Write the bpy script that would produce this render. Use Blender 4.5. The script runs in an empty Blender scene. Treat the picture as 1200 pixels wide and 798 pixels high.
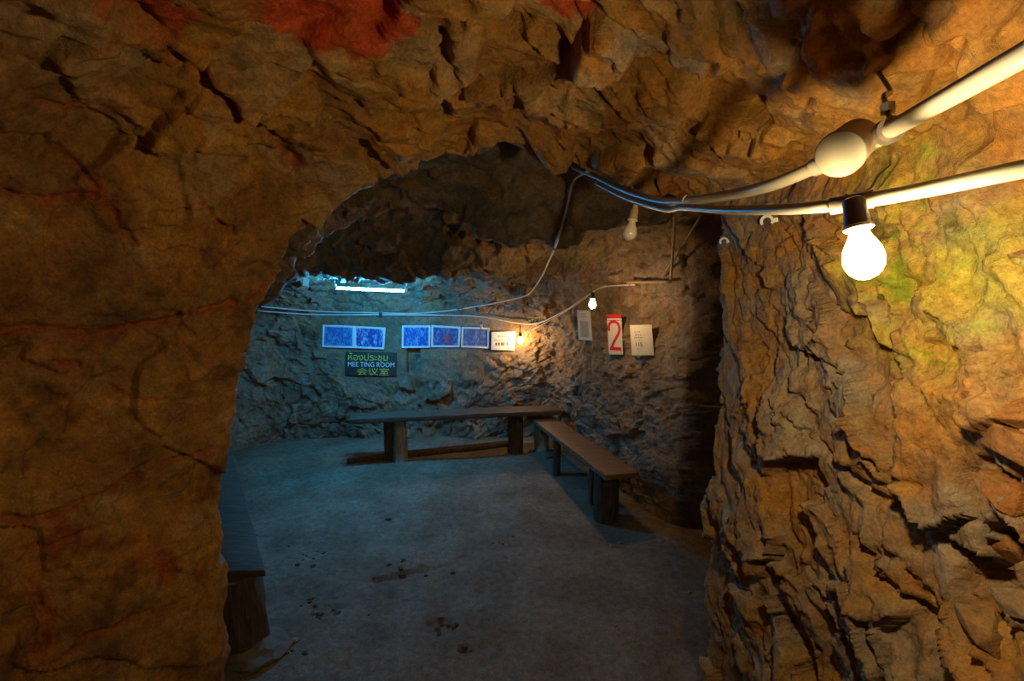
import bpy, bmesh, math, random
import numpy as np
from mathutils import Vector, Matrix

# ------------------------------------------------------------------ camera, world, exposure
scn = bpy.context.scene
COL = scn.collection
CAM = np.array([0.0, 0.0, 1.8]); FPX = 600.0; PITCH = math.atan(69 / 600)
cd = bpy.data.cameras.new('camera'); cd.sensor_width = 36; cd.lens = 18; cd.clip_start = 0.02
cam = bpy.data.objects.new('camera', cd); COL.objects.link(cam)
cam.location = CAM; cam.rotation_euler = (math.pi / 2 - PITCH, 0, 0)
scn.camera = cam
w = bpy.data.worlds.new('world'); scn.world = w; w.use_nodes = True
w.node_tree.nodes['Background'].inputs[0].default_value = (0, 0, 0, 1)
w.node_tree.nodes['Background'].inputs[1].default_value = 0
scn.view_settings.view_transform = 'Standard'; scn.view_settings.look = 'None'
scn.view_settings.exposure = 0.0; scn.view_settings.gamma = 1.0
scn.view_settings.use_curve_mapping = False
WARM = (1.0, 0.75, 0.37); COOL = (0.045, 0.48, 1.0)
BULB_MAIN, BULB_SMALL, TUBE = 790.0, 300.0, 540.0     # emission strengths

FWD = np.array([0, math.cos(PITCH), -math.sin(PITCH)]); UPV = np.array([0, math.sin(PITCH), math.cos(PITCH)])
RGT = np.array([1.0, 0, 0])
def ray(px, py): return FWD + (px - 600) / FPX * RGT + (399 - py) / FPX * UPV
def at_y(px, py, Y): d = ray(px, py); return CAM + d * (Y / d[1])
def at_z(px, py, Z): d = ray(px, py); return CAM + d * ((Z - CAM[2]) / d[2])
def project(P):
    v = P - CAM; d = v @ FWD; d = np.where(d < 0.05, 0.05, d)
    return 600 + FPX * (v[..., 0] / d), 399 - FPX * ((v @ UPV) / d), d

# ------------------------------------------------------------------ numpy noise
rng = np.random.RandomState(7)
PERM = rng.permutation(4096).astype(np.int32)
GRAD = rng.normal(size=(4096, 3)).astype(np.float32); GRAD /= np.linalg.norm(GRAD, axis=1)[:, None]
RND = rng.rand(4096, 7).astype(np.float32)
def hsh(i, j, k): return PERM[(PERM[(PERM[i & 4095] + j) & 4095] + k) & 4095]
def perlin(p):
    p = p.astype(np.float32); f = np.floor(p); i = f.astype(np.int32); t = p - f
    s = t * t * t * (t * (t * 6 - 15) + 10); out = np.zeros(len(p), np.float32)
    for a in (0, 1):
        for b in (0, 1):
            for c in (0, 1):
                g = GRAD[hsh(i[:, 0] + a, i[:, 1] + b, i[:, 2] + c)]
                d = (g * (t - np.array([a, b, c], np.float32))).sum(1)
                out += d * (s[:, 0] if a else 1 - s[:, 0]) * (s[:, 1] if b else 1 - s[:, 1]) * (s[:, 2] if c else 1 - s[:, 2])
    return out
def fbm(p, n=4, gain=.5, lac=2.03):
    o = 0; a = 1.0
    for k in range(n): o = o + a * perlin(p + 17.3 * k); p = p * lac; a *= gain
    return o
def voronoi(q):
    """F1, F2, cell id, vector from the nearest centre"""
    q = q.astype(np.float32); f = np.floor(q).astype(np.int32)
    F1 = np.full(len(q), 1e9, np.float32); F2 = F1.copy(); ID = np.zeros(len(q), np.int32); V = np.zeros_like(q)
    for a in (-1, 0, 1):
        for b in (-1, 0, 1):
            for c in (-1, 0, 1):
                g = f + np.array([a, b, c], np.int32); h = hsh(g[:, 0], g[:, 1], g[:, 2])
                d = q - (g + RND[h, :3]); r = np.sqrt((d * d).sum(1)); m = r < F1
                F2 = np.where(m, F1, np.minimum(F2, r)); ID = np.where(m, h, ID); V[m] = d[m]; F1 = np.where(m, r, F1)
    return F1, F2, ID, V
def slabs(q, off, tilt):
    """broken rock: every cell is a tilted facet with its own height"""
    F1, F2, ID, V = voronoi(q)
    d = (RND[ID, 3] - .5) * 2 * off + (V * (RND[ID][:, [4, 5, 6]] - .5) * 2 * tilt).sum(1)
    return d, F2 - F1, ID
def sstep(a, b, x): t = np.clip((x - a) / (b - a), 0, 1); return t * t * (3 - 2 * t)

# ------------------------------------------------------------------ materials
def new_mat(name):
    m = bpy.data.materials.new(name); m.use_nodes = True; nt = m.node_tree
    return m, nt, nt.nodes['Principled BSDF']
def nd(nt, t, **kw):
    n = nt.nodes.new(t)
    for k, v in kw.items():
        if k in n.inputs.keys(): n.inputs[k].default_value = v
        else: setattr(n, k, v)
    return n
def simple(name, col, rough=.6, metal=0, var=.25, scale=30, bump=.1, bscale=None, stretch=None, spec=.4):
    m, nt, b = new_mat(name); L = nt.links.new
    tc = nd(nt, 'ShaderNodeTexCoord'); mp = nd(nt, 'ShaderNodeMapping')
    if stretch: mp.inputs['Scale'].default_value = stretch
    L(tc.outputs['Object'], mp.inputs[0])
    n = nd(nt, 'ShaderNodeTexNoise', Scale=scale, Detail=6, Roughness=.6); L(mp.outputs[0], n.inputs['Vector'])
    r = nd(nt, 'ShaderNodeValToRGB'); L(n.outputs['Fac'], r.inputs[0])
    r.color_ramp.elements[0].position = .3; r.color_ramp.elements[1].position = .7
    r.color_ramp.elements[0].color = tuple(c * (1 - var) for c in col) + (1,)
    r.color_ramp.elements[1].color = tuple(min(1, c * (1 + var)) for c in col) + (1,)
    L(r.outputs[0], b.inputs['Base Color'])
    b.inputs['Roughness'].default_value = rough; b.inputs['Metallic'].default_value = metal
    b.inputs['Specular IOR Level'].default_value = spec
    if bump:
        bp = nd(nt, 'ShaderNodeBump', Strength=bump, Distance=.01)
        n2 = nd(nt, 'ShaderNodeTexNoise', Scale=bscale or scale * 2, Detail=5); L(mp.outputs[0], n2.inputs['Vector'])
        L(n2.outputs['Fac'], bp.inputs['Height']); L(bp.outputs[0], b.inputs['Normal'])
    return m
def glow(name, col, strength):
    m = bpy.data.materials.new(name); m.use_nodes = True; nt = m.node_tree; nt.nodes.clear()
    e = nd(nt, 'ShaderNodeEmission', Color=col + (1,), Strength=strength); o = nd(nt, 'ShaderNodeOutputMaterial')
    nt.links.new(e.outputs[0], o.inputs[0]); return m
def rock_mat(name, bump=.7, fine=1.0, rough=.72):
    """the rock's own colours come as a mesh attribute; the nodes add grain and fine relief"""
    m, nt, b = new_mat(name); L = nt.links.new
    at = nd(nt, 'ShaderNodeVertexColor', layer_name='mineral'); tc = nd(nt, 'ShaderNodeTexCoord')
    n1 = nd(nt, 'ShaderNodeTexNoise', Scale=26 * fine, Detail=9, Roughness=.68, Distortion=.6); L(tc.outputs['Object'], n1.inputs['Vector'])
    r1 = nd(nt, 'ShaderNodeValToRGB'); L(n1.outputs['Fac'], r1.inputs[0])
    r1.color_ramp.elements[0].position = .28; r1.color_ramp.elements[0].color = (.45, .42, .42, 1)
    r1.color_ramp.elements[1].position = .72; r1.color_ramp.elements[1].color = (1.35, 1.32, 1.3, 1)
    mx = nd(nt, 'ShaderNodeMix', data_type='RGBA', blend_type='MULTIPLY'); mx.inputs[0].default_value = .85
    L(at.outputs['Color'], mx.inputs[6]); L(r1.outputs[0], mx.inputs[7])
    n3 = nd(nt, 'ShaderNodeTexNoise', Scale=9 * fine, Detail=6, Roughness=.6, Distortion=1.2); L(tc.outputs['Object'], n3.inputs['Vector'])
    r3 = nd(nt, 'ShaderNodeValToRGB'); L(n3.outputs['Fac'], r3.inputs[0])
    r3.color_ramp.elements[0].position = .35; r3.color_ramp.elements[0].color = (1.12, .88, .62, 1)
    r3.color_ramp.elements[1].position = .66; r3.color_ramp.elements[1].color = (.9, 1.0, 1.1, 1)
    m2 = nd(nt, 'ShaderNodeMix', data_type='RGBA', blend_type='MULTIPLY'); m2.inputs[0].default_value = .8
    L(mx.outputs[2], m2.inputs[6]); L(r3.outputs[0], m2.inputs[7])
    L(m2.outputs[2], b.inputs['Base Color'])
    b.inputs['Roughness'].default_value = rough; b.inputs['Specular IOR Level'].default_value = .35
    n2 = nd(nt, 'ShaderNodeTexNoise', Scale=70 * fine, Detail=8, Roughness=.65); L(tc.outputs['Object'], n2.inputs['Vector'])
    bp = nd(nt, 'ShaderNodeBump', Strength=bump, Distance=.012); L(n2.outputs['Fac'], bp.inputs['Height'])
    vo = nd(nt, 'ShaderNodeTexVoronoi', Scale=42 * fine, feature='DISTANCE_TO_EDGE'); wv = nd(nt, 'ShaderNodeTexNoise', Scale=24 * fine, Detail=5, Roughness=.7); L(tc.outputs['Object'], wv.inputs['Vector'])
    ad = nd(nt, 'ShaderNodeMix', data_type='RGBA', blend_type='ADD'); ad.inputs[0].default_value = .12; L(tc.outputs['Object'], ad.inputs[6]); L(wv.outputs['Color'], ad.inputs[7]); L(ad.outputs[2], vo.inputs['Vector'])
    mr = nd(nt, 'ShaderNodeMapRange'); mr.inputs[1].default_value = 0; mr.inputs[2].default_value = .16; L(vo.outputs['Distance'], mr.inputs[0])
    b3 = nd(nt, 'ShaderNodeBump', Strength=bump * .45, Distance=.006); L(mr.outputs[0], b3.inputs['Height']); L(bp.outputs[0], b3.inputs['Normal']); L(b3.outputs[0], b.inputs['Normal'])
    sp = nd(nt, 'ShaderNodeTexNoise', Scale=120 * fine, Detail=5, Roughness=.75); L(tc.outputs['Object'], sp.inputs['Vector'])
    rs = nd(nt, 'ShaderNodeValToRGB'); L(sp.outputs['Fac'], rs.inputs[0]); rs.color_ramp.elements[0].position = .34; rs.color_ramp.elements[0].color = (.5, .47, .44, 1); rs.color_ramp.elements[1].position = .6; rs.color_ramp.elements[1].color = (1.15, 1.15, 1.15, 1)
    m3 = nd(nt, 'ShaderNodeMix', data_type='RGBA', blend_type='MULTIPLY'); m3.inputs[0].default_value = .6; L(m2.outputs[2], m3.inputs[6]); L(rs.outputs[0], m3.inputs[7]); L(m3.outputs[2], b.inputs['Base Color'])
    return m
M = {}
M['rock'] = rock_mat('cave_rock'); M['rock_room'] = rock_mat('cave_rock_grey', .8, .8, .8); M['floor'] = rock_mat('trodden_earth', .35, .9, .85)
M['pvc'] = simple('cream_pvc', (.27, .24, .18), .35, var=.06, scale=40, bump=.02)
M['pvc_old'] = simple('yellowed_pvc', (.33, .24, .14), .5, var=.15, scale=50, bump=.05)
M['cable'] = simple('grey_white_cable', (.60, .58, .54), .5, var=.1, scale=40, bump=.03)
M['bakelite'] = simple('dark_bakelite', (.10, .075, .06), .4, var=.15, scale=60, bump=.03)
M['rim'] = simple('pale_socket_rim', (.65, .55, .42), .4, var=.08, bump=0)
M['dullglass'] = simple('unlit_opal_glass', (.62, .55, .46), .18, var=.05, bump=0, spec=.6)
M['metal'] = simple('dull_steel', (.32, .27, .22), .4, .8, var=.2, scale=60)
M['black'] = simple('black_clip', (.02, .02, .022), .5, var=.2, bump=0)
M['white_enamel'] = simple('white_enamel', (.62, .66, .7), .35, var=.05, bump=0)
M['frame'] = simple('pale_frame', (.74, .76, .78), .4, var=.06, scale=60, bump=.03)
M['paper'] = simple('white_paper', (.72, .70, .66), .8, var=.05, scale=14, bump=.04)
M['paper_shade'] = simple('grey_printed_paper', (.46, .44, .40), .8, var=.08, scale=14, bump=.03)
M['ink'] = simple('dark_ink', (.06, .05, .05), .8, var=.1, bump=0)
M['ink_soft'] = simple('faded_ink', (.28, .25, .24), .8, var=.1, bump=0)
M['red'] = simple('red_print', (.62, .018, .03), .55, var=.1, scale=12, bump=.03)
M['board'] = simple('dark_sign_board', (.045, .042, .036), .7, var=.3, scale=12, bump=.1)
M['yellow'] = simple('yellow_paint', (.72, .60, .10), .6, var=.15, scale=30, bump=.02)
M['whitepaint'] = simple('white_paint', (.75, .8, .85), .6, var=.12, scale=30, bump=.02)
M['wood'] = simple('dark_worn_wood', (.085, .06, .045), .62, var=.5, scale=9, bump=.35, bscale=22, stretch=(1, 8, 8))
M['wood_b'] = simple('brown_bench_plank', (.20, .115, .065), .5, var=.4, scale=8, bump=.3, bscale=20, stretch=(1, 8, 8))
M['log'] = simple('bark_log', (.075, .052, .036), .8, var=.6, scale=10, bump=.6, bscale=18, stretch=(5, 5, .8))
M['peeled'] = simple('peeled_pale_wood', (.34, .30, .25), .75, var=.5, scale=12, bump=.4, bscale=18, stretch=(5, 5, .8))
M['concrete'] = simple('earthen_concrete', (.15, .13, .11), .9, var=.3, scale=14, bump=.5, bscale=30)
M['clod'] = simple('dark_soil_clod', (.085, .062, .045), .95, var=.5, scale=40, bump=.5, bscale=60)
M['pebble'] = simple('pale_pebble', (.28, .26, .23), .8, var=.3, scale=40, bump=.3)
M['bulb_on'] = glow('lit_bulb', WARM, BULB_MAIN);
M['bulb_small'] = glow('lit_small_bulb', (1.0, .58, .21), BULB_SMALL); M['tube'] = glow('lit_tube', COOL, TUBE)
def photo_mat(name, seed, dark, light, accent=None):
    m, nt, b = new_mat(name); L = nt.links.new
    tc = nd(nt, 'ShaderNodeTexCoord'); mp = nd(nt, 'ShaderNodeMapping'); L(tc.outputs['Object'], mp.inputs[0]); mp.inputs['Location'].default_value = (seed * 3.7, 0, seed)
    mp.inputs['Scale'].default_value = (1.3, 1, .7)
    v = nd(nt, 'ShaderNodeTexNoise', Scale=42, Detail=3, Roughness=.5); L(mp.outputs[0], v.inputs['Vector'])
    n = nd(nt, 'ShaderNodeTexNoise', Scale=11, Detail=5, Roughness=.6); L(mp.outputs[0], n.inputs['Vector'])
    mul = nd(nt, 'ShaderNodeMath', operation='MULTIPLY'); L(v.outputs['Fac'], mul.inputs[0]); L(n.outputs['Fac'], mul.inputs[1])
    r = nd(nt, 'ShaderNodeValToRGB'); L(mul.outputs[0], r.inputs[0])
    r.color_ramp.elements[0].position = .22; r.color_ramp.elements[0].color = dark + (1,)
    r.color_ramp.elements[1].position = .36; r.color_ramp.elements[1].color = light + (1,)
    out = r.outputs[0]
    if accent:
        g = nd(nt, 'ShaderNodeTexGradient', gradient_type='SPHERICAL'); mg = nd(nt, 'ShaderNodeMapping')
        mg.inputs['Scale'].default_value = (22, 22, 12); mg.inputs['Location'].default_value = (-.4, 0, .35)
        L(tc.outputs['Object'], mg.inputs[0]); L(mg.outputs[0], g.inputs[0])
        mx = nd(nt, 'ShaderNodeMix', data_type='RGBA'); L(g.outputs['Fac'], mx.inputs[0]); L(out, mx.inputs[6]); mx.inputs[7].default_value = accent + (1,)
        out = mx.outputs[2]
    L(out, b.inputs['Base Color']); b.inputs['Roughness'].default_value = .3
    return m

# ------------------------------------------------------------------ object helpers
def mesh_obj(name, verts, faces, mat, parent=None, smooth=True):
    me = bpy.data.meshes.new(name); me.from_pydata([tuple(map(float, v)) for v in verts], [], faces); me.update()
    if smooth: me.polygons.foreach_set('use_smooth', [True] * len(me.polygons))
    me.materials.append(mat); o = bpy.data.objects.new(name, me); COL.objects.link(o)
    if parent: o.parent = parent; o.matrix_parent_inverse = parent_inv(parent)
    return o
def parent_inv(p): return p.matrix_basis.inverted()
def empty(name, loc, label, cat, group=None):
    o = bpy.data.objects.new(name, None); o.empty_display_size = .05; o.location = tuple(map(float, loc)); COL.objects.link(o)
    return tag(o, label, cat, group)
def tag(o, label, cat, group=None):
    o['label'] = label; o['category'] = cat
    if group: o['group'] = group
    return o
def catmull(pts, n):
    pts = [np.array(p, float) for p in pts]; P = [2 * pts[0] - pts[1]] + pts + [2 * pts[-1] - pts[-2]]; out = []
    for i in range(len(pts) - 1):
        a, b, c, d = P[i:i + 4]
        for t in np.linspace(0, 1, n, endpoint=False):
            out.append(.5 * (2 * b + (c - a) * t + (2 * a - 5 * b + 4 * c - d) * t * t + (3 * b - a - 3 * c + d) * t ** 3))
    return out + [pts[-1]]
def frames_of(d):
    d = d / np.linalg.norm(d); u = np.cross(d, [0, 0, 1.0] if abs(d[2]) < .9 else [0, 1.0, 0]); u /= np.linalg.norm(u)
    return d, u, np.cross(u, d)
def tube(name, pts, rad, mat, parent=None, n=8, seg=12, straight=False):
    P = [np.array(p, float) for p in pts] if straight else catmull(pts, n)
    rs = rad if hasattr(rad, '__len__') else [rad] * len(P)
    if len(rs) != len(P): rs = np.interp(np.linspace(0, 1, len(P)), np.linspace(0, 1, len(rs)), rs)
    V, F = [], []
    for i, p in enumerate(P):
        d = P[min(i + 1, len(P) - 1)] - P[max(i - 1, 0)]; _, u, v = frames_of(d)
        for k in range(seg):
            a = 2 * math.pi * k / seg; V.append(p + rs[i] * (math.cos(a) * u + math.sin(a) * v))
    for i in range(len(P) - 1):
        for k in range(seg):
            F.append((i * seg + k, i * seg + (k + 1) % seg, (i + 1) * seg + (k + 1) % seg, (i + 1) * seg + k))
    F.append(tuple(range(seg))[::-1]); F.append(tuple(range((len(P) - 1) * seg, len(P) * seg)))
    return mesh_obj(name, V, F, mat, parent)
def lathe(name, prof, origin, axis, mat, parent=None, seg=24):
    """prof: (distance along axis, radius)"""
    d, u, v = frames_of(np.array(axis, float)); V, F = [], []
    for (h, r) in prof:
        for k in range(seg):
            a = 2 * math.pi * k / seg; V.append(np.array(origin) + d * h + max(r, 1e-4) * (math.cos(a) * u + math.sin(a) * v))
    n = len(prof)
    for i in range(n - 1):
        for k in range(seg): F.append((i * seg + k, i * seg + (k + 1) % seg, (i + 1) * seg + (k + 1) % seg, (i + 1) * seg + k))
    F.append(tuple(range(seg))[::-1]); F.append(tuple(range((n - 1) * seg, n * seg)))
    o = mesh_obj(name, V, F, mat, parent); fix_normals(o); sharp(o, 38); return o
def fix_normals(o):
    bm = bmesh.new(); bm.from_mesh(o.data); bmesh.ops.recalc_face_normals(bm, faces=bm.faces); bm.to_mesh(o.data); bm.free()
def sharp(o, ang=40):
    for p in o.data.polygons: p.use_smooth = True
    o.data.set_sharp_from_angle(angle=math.radians(ang))
def plank(name, top4, thick, mat, parent=None, cuts=14, rough=.003, bevel=.005, seed=0, down=(0, 0, -1)):
    """board whose top is the quad a-b-c-d (a->b is the length); worn, slightly uneven edges"""
    a, b, c, d = [np.array(p, float) for p in top4]; dn = np.array(down, float) * thick; r = random.Random(seed)
    V, F = [], []
    for i in range(cuts + 1):
        t = i / cuts; p = a + (b - a) * t; q = d + (c - d) * t; j = lambda: np.array([r.uniform(-1, 1) for _ in range(3)]) * rough
        V += [p + j(), q + j(), q + dn + j(), p + dn + j()]
    for i in range(cuts):
        for k in range(4): F.append((i * 4 + k, i * 4 + (k + 1) % 4, i * 4 + 4 + (k + 1) % 4, i * 4 + 4 + k))
    F += [(3, 2, 1, 0), (cuts * 4, cuts * 4 + 1, cuts * 4 + 2, cuts * 4 + 3)]
    o = mesh_obj(name, V, F, mat, parent, False)
    bm = bmesh.new(); bm.from_mesh(o.data); bmesh.ops.recalc_face_normals(bm, faces=bm.faces)
    if bevel:
        es = [e for e in bm.edges if len(e.link_faces) == 2 and e.calc_face_angle(0) > .8]
        bmesh.ops.bevel(bm, geom=es, offset=bevel, segments=2, affect='EDGES', profile=.6)
    bm.to_mesh(o.data); bm.free(); sharp(o, 35); return o
def log(name, p0, p1, r0, r1, mat, parent=None, seed=0, seg=18, n=10, lump=.12):
    p0, p1 = np.array(p0, float), np.array(p1, float); d, u, v = frames_of(p1 - p0); V, F = [], []; ph = seed * 7.31
    for i in range(n + 1):
        t = i / n; p = p0 + (p1 - p0) * t; r = r0 + (r1 - r0) * t
        for k in range(seg):
            a = 2 * math.pi * k / seg
            q = np.array([[math.cos(a) * 1.7 + ph, math.sin(a) * 1.7, t * 2.2 + ph]])
            rr = r * (1 + lump * 2 * float(perlin(q)[0]) + .25 * lump * math.sin(a * 7 + ph) )
            V.append(p + rr * (math.cos(a) * u + math.sin(a) * v))
    for i in range(n):
        for k in range(seg): F.append((i * seg + k, i * seg + (k + 1) % seg, (i + 1) * seg + (k + 1) % seg, (i + 1) * seg + k))
    F.append(tuple(range(seg))[::-1]); F.append(tuple(range(n * seg, (n + 1) * seg)))
    o = mesh_obj(name, V, F, mat, parent); fix_normals(o); sharp(o, 50); return o
def boulder(name, loc, size, mat, parent=None, seed=0, flat=.6, sub=2, rotz=0):
    bm = bmesh.new(); bmesh.ops.create_icosphere(bm, subdivisions=sub, radius=1)
    co = np.array([v.co[:] for v in bm.verts]); dsp = 1 + .45 * perlin(co * 1.3 + seed * 5.1) + .25 * perlin(co * 3.1 + seed * 9.7)
    sz = np.array(size if hasattr(size, '__len__') else (size, size, size * flat))
    c, s = math.cos(rotz), math.sin(rotz)
    for v, k in zip(bm.verts, dsp):
        p = np.array(v.co) * k * sz; v.co = (loc[0] + c * p[0] - s * p[1], loc[1] + s * p[0] + c * p[1], loc[2] + p[2])
    me = bpy.data.meshes.new(name); bm.to_mesh(me); bm.free(); me.materials.append(mat)
    o = bpy.data.objects.new(name, me); COL.objects.link(o)
    if parent: o.parent = parent; o.matrix_parent_inverse = parent_inv(parent)
    return o

# ------------------------------------------------------------------ the rock: tunnel, portal and meeting room as one swept surface
YP = 1.75                                                   # depth of the portal ring
def zfloor(y): return .10 * sstep(3.0, 5.2, np.asarray(y, float))
def sec(y, pts): return np.array([(p[0], p[2] if len(p) > 2 else y, p[1]) for p in pts], float)     # (x, z[, y])
portal = np.array([at_y(a, b, YP) for a, b in [(256, 1010), (257, 790), (258, 620), (274, 480), (306, 350), (380, 256), (452, 192), (540, 178), (640, 187), (742, 216), (842, 256), (842, 480), (820, 1010)]])
lip = [at_y(a, b, 2.85) for a, b in [(318, 345), (392, 262), (450, 249), (530, 246), (610, 282), (700, 300)]]
lip = [(p[0], p[2]) for p in lip]
SECS = [
 (-2.6, sec(-2.6, [(-1.0, -.25), (-1.05, .4), (-1.1, .9), (-1.1, 1.4), (-1.0, 1.9), (-.75, 2.2), (-.4, 2.38), (-.1, 2.4), (.25, 2.36), (.55, 2.2), (.72, 1.9), (.74, .9), (.7, -.25)])),
 (-.6, sec(-.6, [(-1.25, -.25), (-1.3, .4), (-1.32, .9), (-1.34, 1.4), (-1.26, 1.9), (-1.0, 2.25), (-.5, 2.46), (-.1, 2.48), (.35, 2.44), (.68, 2.26), (.84, 1.9), (.84, .9), (.78, -.25)])),
 (.5, sec(.5, [(-1.35, -.25), (-1.4, .4), (-1.43, .9), (-1.43, 1.4), (-1.36, 1.95), (-1.08, 2.28), (-.5, 2.46), (-.1, 2.48), (.32, 2.38), (.64, 2.13), (.85, 1.86), (.86, .9), (.80, -.25)])),
 (1.15, sec(1.15, [(-1.32, -.25), (-1.36, .4), (-1.37, .9), (-1.36, 1.4), (-1.26, 1.95), (-.98, 2.24), (-.45, 2.38), (-.07, 2.39), (.28, 2.33), (.57, 2.13), (.78, 1.91), (.80, .95), (.76, -.25)])),
 (1.5, None),
 (YP, portal),
 (2.0, sec(2.0, [(-1.3, -.25), (-1.32, .4), (-1.36, .9), (-1.38, 1.4), (-1.25, 1.9), (-.95, 2.2), (-.5, 2.36), (-.15, 2.4), (.25, 2.42), (.8, 2.35), (1.7, 2.3), (1.8, .9), (1.7, -.25)])),
 (2.35, sec(2.35, [(-1.9, -.25), (-1.93, .4), (-1.9, .9), (-1.75, 1.4), (-1.4, 1.95), (-.95, 2.22), (-.5, 2.36), (-.15, 2.38), (.3, 2.42), (1.2, 2.38), (3.2, 2.3), (3.3, .9), (3.2, -.25)])),
 (2.85, sec(2.85, [(-2.3, -.25), (-2.32, .4), (-2.2, .9), (-1.8, 1.45), lip[0], lip[1], lip[2], lip[3], lip[4], (1.3, 2.2), (3.4, 2.2), (3.5, .9), (3.4, -.25)])),
 (3.25, sec(3.25, [(-2.6, -.25), (-2.62, .4), (-2.55, .9), (-2.3, 1.45), (-1.75, 2.05), (-1.2, 2.4), (-.7, 2.5), (-.3, 2.46), (.2, 2.5), (1.3, 2.6), (3.2, 2.3), (3.3, .9), (3.2, -.25)])),
 (3.6, sec(3.6, [(-2.75, -.25), (-2.8, .4), (-2.75, .9), (-2.55, 1.45), (-2.0, 2.05), (-1.35, 2.38), (-.75, 2.42), (-.3, 2.36), (.15, 2.35), (.8, 2.55), (1.25, 1.95), (1.22, .9), (1.16, -.25)])),
 (4.05, sec(4.05, [(-2.85, -.25), (-2.9, .4), (-2.88, .9), (-2.7, 1.45), (-2.25, 1.70), (-1.5, 1.83), (-.85, 1.84), (-.35, 1.87), (.05, 1.96), (.5, 2.40), (.95, 1.82), (.96, .9), (.94, -.25)])),
 (4.7, sec(4.7, [(-2.85, -.25), (-2.88, .4), (-2.85, .9), (-2.7, 1.4), (-2.25, 1.76), (-1.5, 1.88), (-.85, 1.88), (-.35, 1.86), (.05, 1.86), (.42, 1.98), (.68, 1.62), (.69, .9), (.70, -.25)])),
 (5.15, sec(5.15, [(-2.75, -.25), (-2.8, .4), (-2.78, .9), (-2.65, 1.35), (-2.2, 1.66), (-1.5, 1.76), (-.85, 1.76), (-.4, 1.74), (0, 1.72), (.3, 1.62), (.48, 1.4), (.54, .9), (.54, -.25)])),
 (5.38, sec(5.38, [(-2.5, -.25), (-2.55, .4), (-2.55, .9), (-2.4, 1.2), (-2.05, 1.45), (-1.45, 1.58), (-.85, 1.6), (-.42, 1.6), (-.05, 1.58), (.2, 1.48), (.36, 1.3), (.42, .9), (.42, -.25)])),
 (5.44, sec(5.44, [(-1.9, -.25), (-1.9, .3), (-1.9, .7), (-1.8, .95), (-1.6, 1.15), (-1.3, 1.28), (-.85, 1.3), (-.5, 1.3), (-.2, 1.26), (-.05, 1.15), (.05, 1.0), (.1, .7), (.1, -.25)])),
 (5.46, sec(5.46, [(-.85 + .02 * (k - 6), -.25) for k in range(13)])),
]
ys = [s[0] for s in SECS]
k15 = 4; SECS[k15] = (1.5, .42 * SECS[3][1] + .58 * portal); SECS[k15][1][:, 1] = 1.5
KEY = np.array([s[1] for s in SECS])                        # sections x 13 x 3
# columns: catmull through the 13 key points of each section
NC = 940
def spline_cols(K, n):
    t = np.linspace(0, K.shape[1] - 1 - 1e-6, n)
    i = t.astype(int); f = (t - i)[None, :, None]
    E = np.concatenate([2 * K[:, :1] - K[:, 1:2], K, 2 * K[:, -1:] - K[:, -2:-1]], 1)
    a, b, c, d = E[:, i], E[:, i + 1], E[:, i + 2], E[:, i + 3]
    return .5 * (2 * b + (c - a) * f + (2 * a - 5 * b + 4 * c - d) * f * f + (3 * b - a - 3 * c + d) * f ** 3)
S13 = spline_cols(KEY, 2000)
# equal arc length in a blended sense so that the columns are spread evenly
ref = S13[[3, 5, 9]]; L = np.linalg.norm(np.diff(ref, axis=1), axis=2); L = (L / L.sum(1)[:, None]).mean(0); cum = np.concatenate([[0], np.cumsum(L)])
cu = np.linspace(0, 1, NC); pos = np.interp(cu, cum, np.arange(2000)); i0 = np.minimum(pos.astype(int), 1998); fr = (pos - i0)[None, :, None]
SC = S13[:, i0] * (1 - fr) + S13[:, i0 + 1] * fr            # sections x NC x 3
# rows: monotone-ish interpolation between sections
seg_rows = [14, 24, 190, 130, 92, 46, 34, 34, 30, 30, 50, 50, 40, 34, 60, 96]
rows = []
for i, n in enumerate(seg_rows):
    for t in np.linspace(0, 1, n, endpoint=False): rows.append(i + t)
rows.append(len(SECS) - 1 - 1e-6); rows = np.array(rows)
ri = rows.astype(int); rt = (rows - ri)[:, None, None]
yk = np.array(ys); h = np.diff(yk); h = np.maximum(h, .12)
dlt = np.diff(SC, axis=0) / h[:, None, None]
mt = np.zeros_like(SC); mt[1:-1] = np.where(dlt[1:] * dlt[:-1] > 0, 2 * dlt[1:] * dlt[:-1] / (dlt[1:] + dlt[:-1] + 1e-12), 0); mt[0] = dlt[0]; mt[-1] = dlt[-1]
hh = h[ri][:, None, None]
G = ((1 + 2 * rt) * (1 - rt) ** 2) * SC[ri] + rt * (1 - rt) ** 2 * hh * mt[ri] + rt * rt * (3 - 2 * rt) * SC[ri + 1] + rt * rt * (rt - 1) * hh * mt[ri + 1]
NR = len(rows)
# inward normals
du = np.gradient(G, axis=0); dv = np.gradient(G, axis=1); N = np.cross(du, dv); N /= np.linalg.norm(N, axis=2)[..., None] + 1e-9
mid = np.array([-.3, 0, 1.0]); tst = (N[100, NC // 2] * (mid - G[100, NC // 2])); 
if N[100, NC // 2][2] > 0: N = -N
B = G.reshape(-1, 3).astype(np.float32); NN = N.reshape(-1, 3).astype(np.float32)
U = np.tile(cu, NR).astype(np.float32); R = np.repeat(rows, NC).astype(np.float32)
X, Y, Z = B[:, 0], B[:, 1], B[:, 2]
# region weights
w_room = sstep(1.85, 2.15, Y)
nzf = np.abs(NN[:, 2])
w_top = (1 - w_room) * sstep(.35, .7, nzf + .12 * perlin(B * 3.1))
w_right = (1 - w_room) * (1 - w_top) * (X > -.2); w_left = (1 - w_room) * (1 - w_top) * (X <= -.2)

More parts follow.
